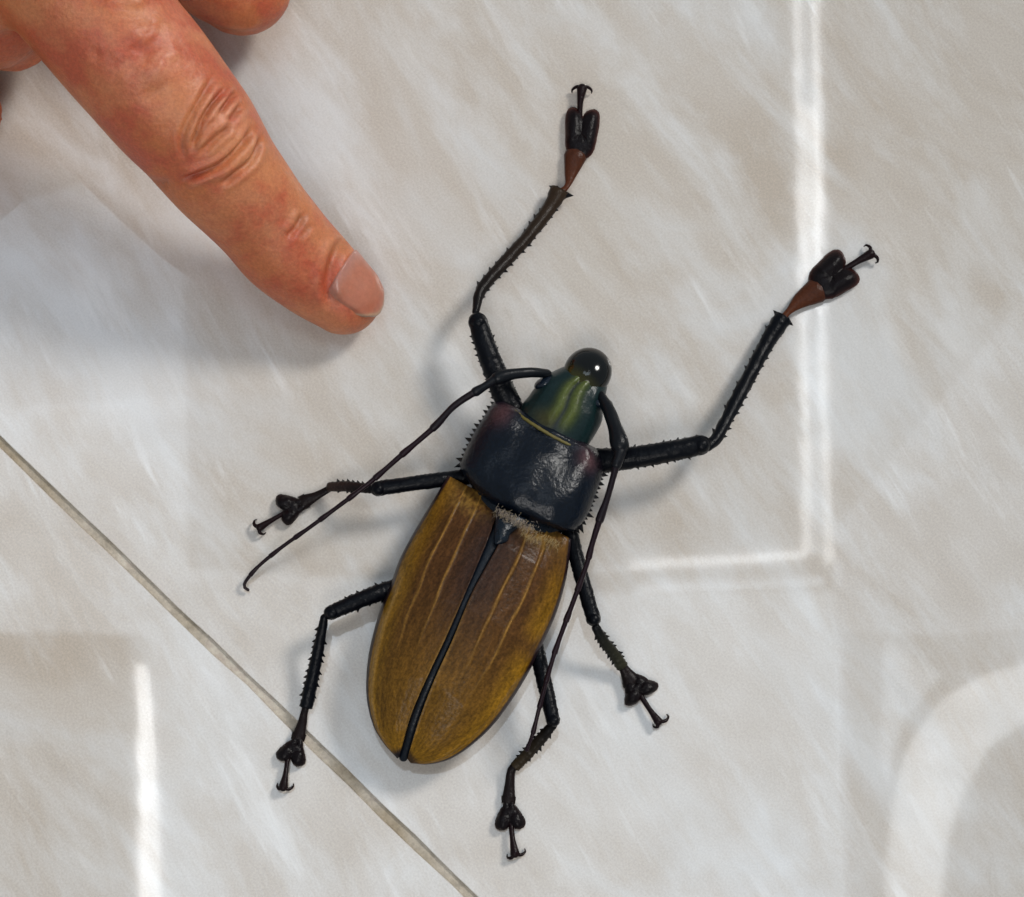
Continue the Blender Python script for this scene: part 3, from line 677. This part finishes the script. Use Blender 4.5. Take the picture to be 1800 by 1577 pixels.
# index shaft stays crisp, junctions get blended
wsm = np.clip(sstep(-(pix[:, 0]*0.6+pix[:, 1]*0.75), -190, 30), 0, 1)
for it in range(70):
    wgt = (0.5 if it < 5 else 0.5*wsm)
    co = co+(lap(co)-co)*(wgt if np.isscalar(wgt) else wgt[:, None])
hm.vertices.foreach_set('co', co.ravel()); hm.update()
def normals():
    nn = np.empty(nv*3); hm.vertices.foreach_get('normal', nn); return nn.reshape(-1, 3)
nn = normals(); pix = px_of(co)
def dpoly(pix, pts, n=60):
    q = catmull(pts, n); d = np.full(len(pix), 1e9); tt = np.zeros(len(pix))
    for i in range(n):
        dd = np.hypot(pix[:, 0]-q[i, 0], pix[:, 1]-q[i, 1]); k = dd < d; d[k] = dd[k]; tt[k] = i/(n-1)
    return d, tt
CRE = [  # curve, depth mm, width px, lip mm
    ([(318, 315), (349, 308), (388, 290), (414, 266), (429, 248), (441, 226)], 0.85, 5.0, 0.30),
    ([(386, 328), (418, 303), (441, 284), (452, 262), (457, 240)], 0.60, 5.0, 0.22),
    ([(335, 262), (348, 227), (362, 196), (381, 172), (397, 156)], 0.65, 4.5, 0.28),
    ([(356, 268), (373, 248), (390, 233), (406, 221)], 0.55, 5.0, 0.2),
    ([(382, 201), (395, 184), (407, 170), (417, 163)], 0.50, 4.5, 0.2),
    ([(326, 284), (320, 242), (333, 207), (355, 167), (376, 133)], 0.32, 5.0, 0.15),
    ([(400, 215), (413, 198), (422, 186)], 0.45, 5, 0.15),
    ([(346, 246), (364, 222), (380, 208)], 0.25, 4, 0.12),
    ([(535, 376), (527, 391), (519, 404), (505, 417)], 0.55, 5.5, 0.2),
    ([(545, 392), (534, 408), (522, 421)], 0.25, 5, 0.1),
    ([(240, 310), (270, 322), (300, 322)], 0.25, 7, 0.1),
    ([(350, 36), (385, 54), (425, 62), (462, 58)], 0.5, 6, 0.15),
    ([(610, 416), (594, 438), (582, 470), (577, 505), (583, 535)], 0.55, 8.0, 0.25),
]
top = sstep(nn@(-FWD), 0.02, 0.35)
near = (pix[:, 0] > -60) & (pix[:, 0] < 760) & (pix[:, 1] > -100) & (pix[:, 1] < 680) & (co[:, 2] > 0.004)
idx = np.where(near)[0]; disp = np.zeros(nv); red = np.zeros(nv)
for pts, dep, wd, lip in CRE:
    d, t = dpoly(pix[idx], pts); fade = sstep(t, 0, 0.15)*(1-sstep(t, 0.85, 1.0))*0.85+0.15
    disp[idx] += 1.5*fade*(-dep*np.exp(-(d/wd)**2)+lip*np.exp(-((d-wd*2.3)/(wd*1.2))**2))
    red[idx] += fade*min(1, dep*1.3)*np.exp(-(d/(wd*1.5))**2)
# broad knuckle swelling, bony bump and puckered skin on the proximal bone
def blob(x, y, sx, sy, ang):
    ca, sa = math.cos(ang), math.sin(ang); X = (pix[:, 0]-x)*ca+(pix[:, 1]-y)*sa; Y = -(pix[:, 0]-x)*sa+(pix[:, 1]-y)*ca
    return np.exp(-(X/sx)**2-(Y/sy)**2)
disp += 0.7*blob(385, 215, 60, 45, 0.85)+0.9*blob(282, 118, 24, 34, 0.9)-0.5*blob(272, 165, 14, 22, 0.9)-0.45*blob(262, 60, 16, 16, 0)
for _ in range(26):
    x, y = 270+rng.normal(0, 32), 75+rng.normal(0, 42); disp += rng.choice([-.26, .26])*blob(x, y, 6+5*rng.random(), 8+8*rng.random(), rng.random()*3)
co = co+nn*(disp*top*MM)[:, None]
co[:, 2] = np.maximum(co[:, 2], 0.00005)
hm.vertices.foreach_set('co', co.ravel()); hm.update()
# pigment, plus a painted highlight on the raised lips
base = np.tile(np.array([0.52, 0.148, 0.048]), (nv, 1))
def tint(w, c):
    global base
    w = np.clip(w, 0, 1)[:, None]; base = base*(1-w)+np.array(c)*w
tint(0.8*blob(285, 80, 75, 100, 0.9), (0.64, 0.20, 0.125))
tint(0.5*blob(395, 215, 60, 55, 0.9), (0.60, 0.215, 0.10))
tint(0.5*blob(480, 380, 110, 50, 0.8), (0.50, 0.22, 0.13))
tint(0.55*blob(590, 540, 90, 70, 0.7), (0.58, 0.17, 0.095))
tint(0.7*sstep(disp, 0.12, 0.6)*top, (0.68, 0.27, 0.15))  # pale highlight put into the colour of raised lips
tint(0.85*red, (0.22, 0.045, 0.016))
tint(0.5*blob(40, 90, 80, 70, 0), (0.45, 0.12, 0.07))
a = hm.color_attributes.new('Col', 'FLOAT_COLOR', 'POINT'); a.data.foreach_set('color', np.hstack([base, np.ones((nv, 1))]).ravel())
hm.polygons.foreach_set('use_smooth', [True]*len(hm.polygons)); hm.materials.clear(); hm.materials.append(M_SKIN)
hand = bpy.data.objects.new('hand', hm); S.collection.objects.link(hand)
hand['label'] = 'hand with index finger pointing down at the tile beside the beetle, other fingers curled'; hand['category'] = 'hand'

# nails
bm_co = co; polys = [tuple(p.vertices) for p in hm.polygons]
bvh = BVHTree.FromPolygons([tuple(x) for x in bm_co], polys)
NO = {'rim': None}
def nail(cA, cB, facing, half, cl, mat_parent):
    """cA root-side axis point, cB tip-side axis point, facing direction, half angle"""
    axd = cB-cA; L = np.linalg.norm(axd); axd = axd/L
    f0 = facing-axd*np.dot(facing, axd); f0 /= np.linalg.norm(f0); sd = np.cross(axd, f0)
    nu, nw = 40, 36; V = []; C = []
    for i in range(nu):
        t = i/(nu-1)
        for k in range(nw):
            s = -1+2*k/(nw-1)
            # rounded outline: cuticle end and free edge both curve
            tt = t
            lo = 0.16*(abs(s)**2.5); hi = 1-0.20*(abs(s)**2.2); x = lo+(hi-lo)*tt
            wdt = half*(0.86+0.14*math.sin(math.pi*min(1, x*1.1)))
            an = s*wdt; dr = f0*math.cos(an)+sd*math.sin(an)
            b_ = max(0, x-0.62)/0.38*math.radians(62); dr = dr*math.cos(b_)+axd*math.sin(b_)
            c = cA+axd*(min(x, 0.62)*L)
            h = bvh.ray_cast(Vector(c+dr*0.02), Vector(-dr), 0.03)
            r = np.array(h[0]) if h[0] is not None else c+dr*0.007
            edge = max(abs(s), 1-t*8 if t < 0.125 else 0)
            off = 0.00042*(1-sstep(edge, 0.80, 1.0))-0.00012*sstep(edge, 0.9, 1)
            off += 0.00015*sstep(t, 0.85, 1.0)
            V.append(r+dr*off)
            col = np.array((0.46, 0.165, 0.10)); col = lerp(col, (0.47, 0.235, 0.19), (1-sstep(x, 0.05, 0.40))*0.7+0.4*sstep(-s, .4, 1))
            col = lerp(col, (0.44, 0.13, 0.07), 0.6*math.exp(-((t-0.87)/0.05)**2))
            col = lerp(col, (0.50, 0.29, 0.185), sstep(t, 0.94, 0.97))
            C.append(col)
    n0 = len(V)
    for i in range(nu*nw): V.append(np.array(V[i])-f0*0.0006); C.append(C[i])
    fc = []
    for i in range(nu-1):
        for k in range(nw-1):
            q = (i*nw+k, i*nw+k+1, (i+1)*nw+k+1, (i+1)*nw+k); fc.append(q); fc.append(tuple(n0+z for z in q[::-1]))
    bd = [k for k in range(nw)]+[i*nw+nw-1 for i in range(1, nu)]+[(nu-1)*nw+k for k in range(nw-2, -1, -1)]+[i*nw for i in range(nu-2, 0, -1)]
    for a_, b_ in zip(bd, bd[1:]+bd[:1]): fc.append((b_, a_, n0+a_, n0+b_))
    mb = MB(); mb.add(V, fc, C); o = mb.build('fingernail', M_NAIL, hand); return V
NV = nail(P(567, 494, 7.4), P(624, 543, 4.6), np.array([0.56, 0.26, 0.79]), math.radians(55), None, hand)
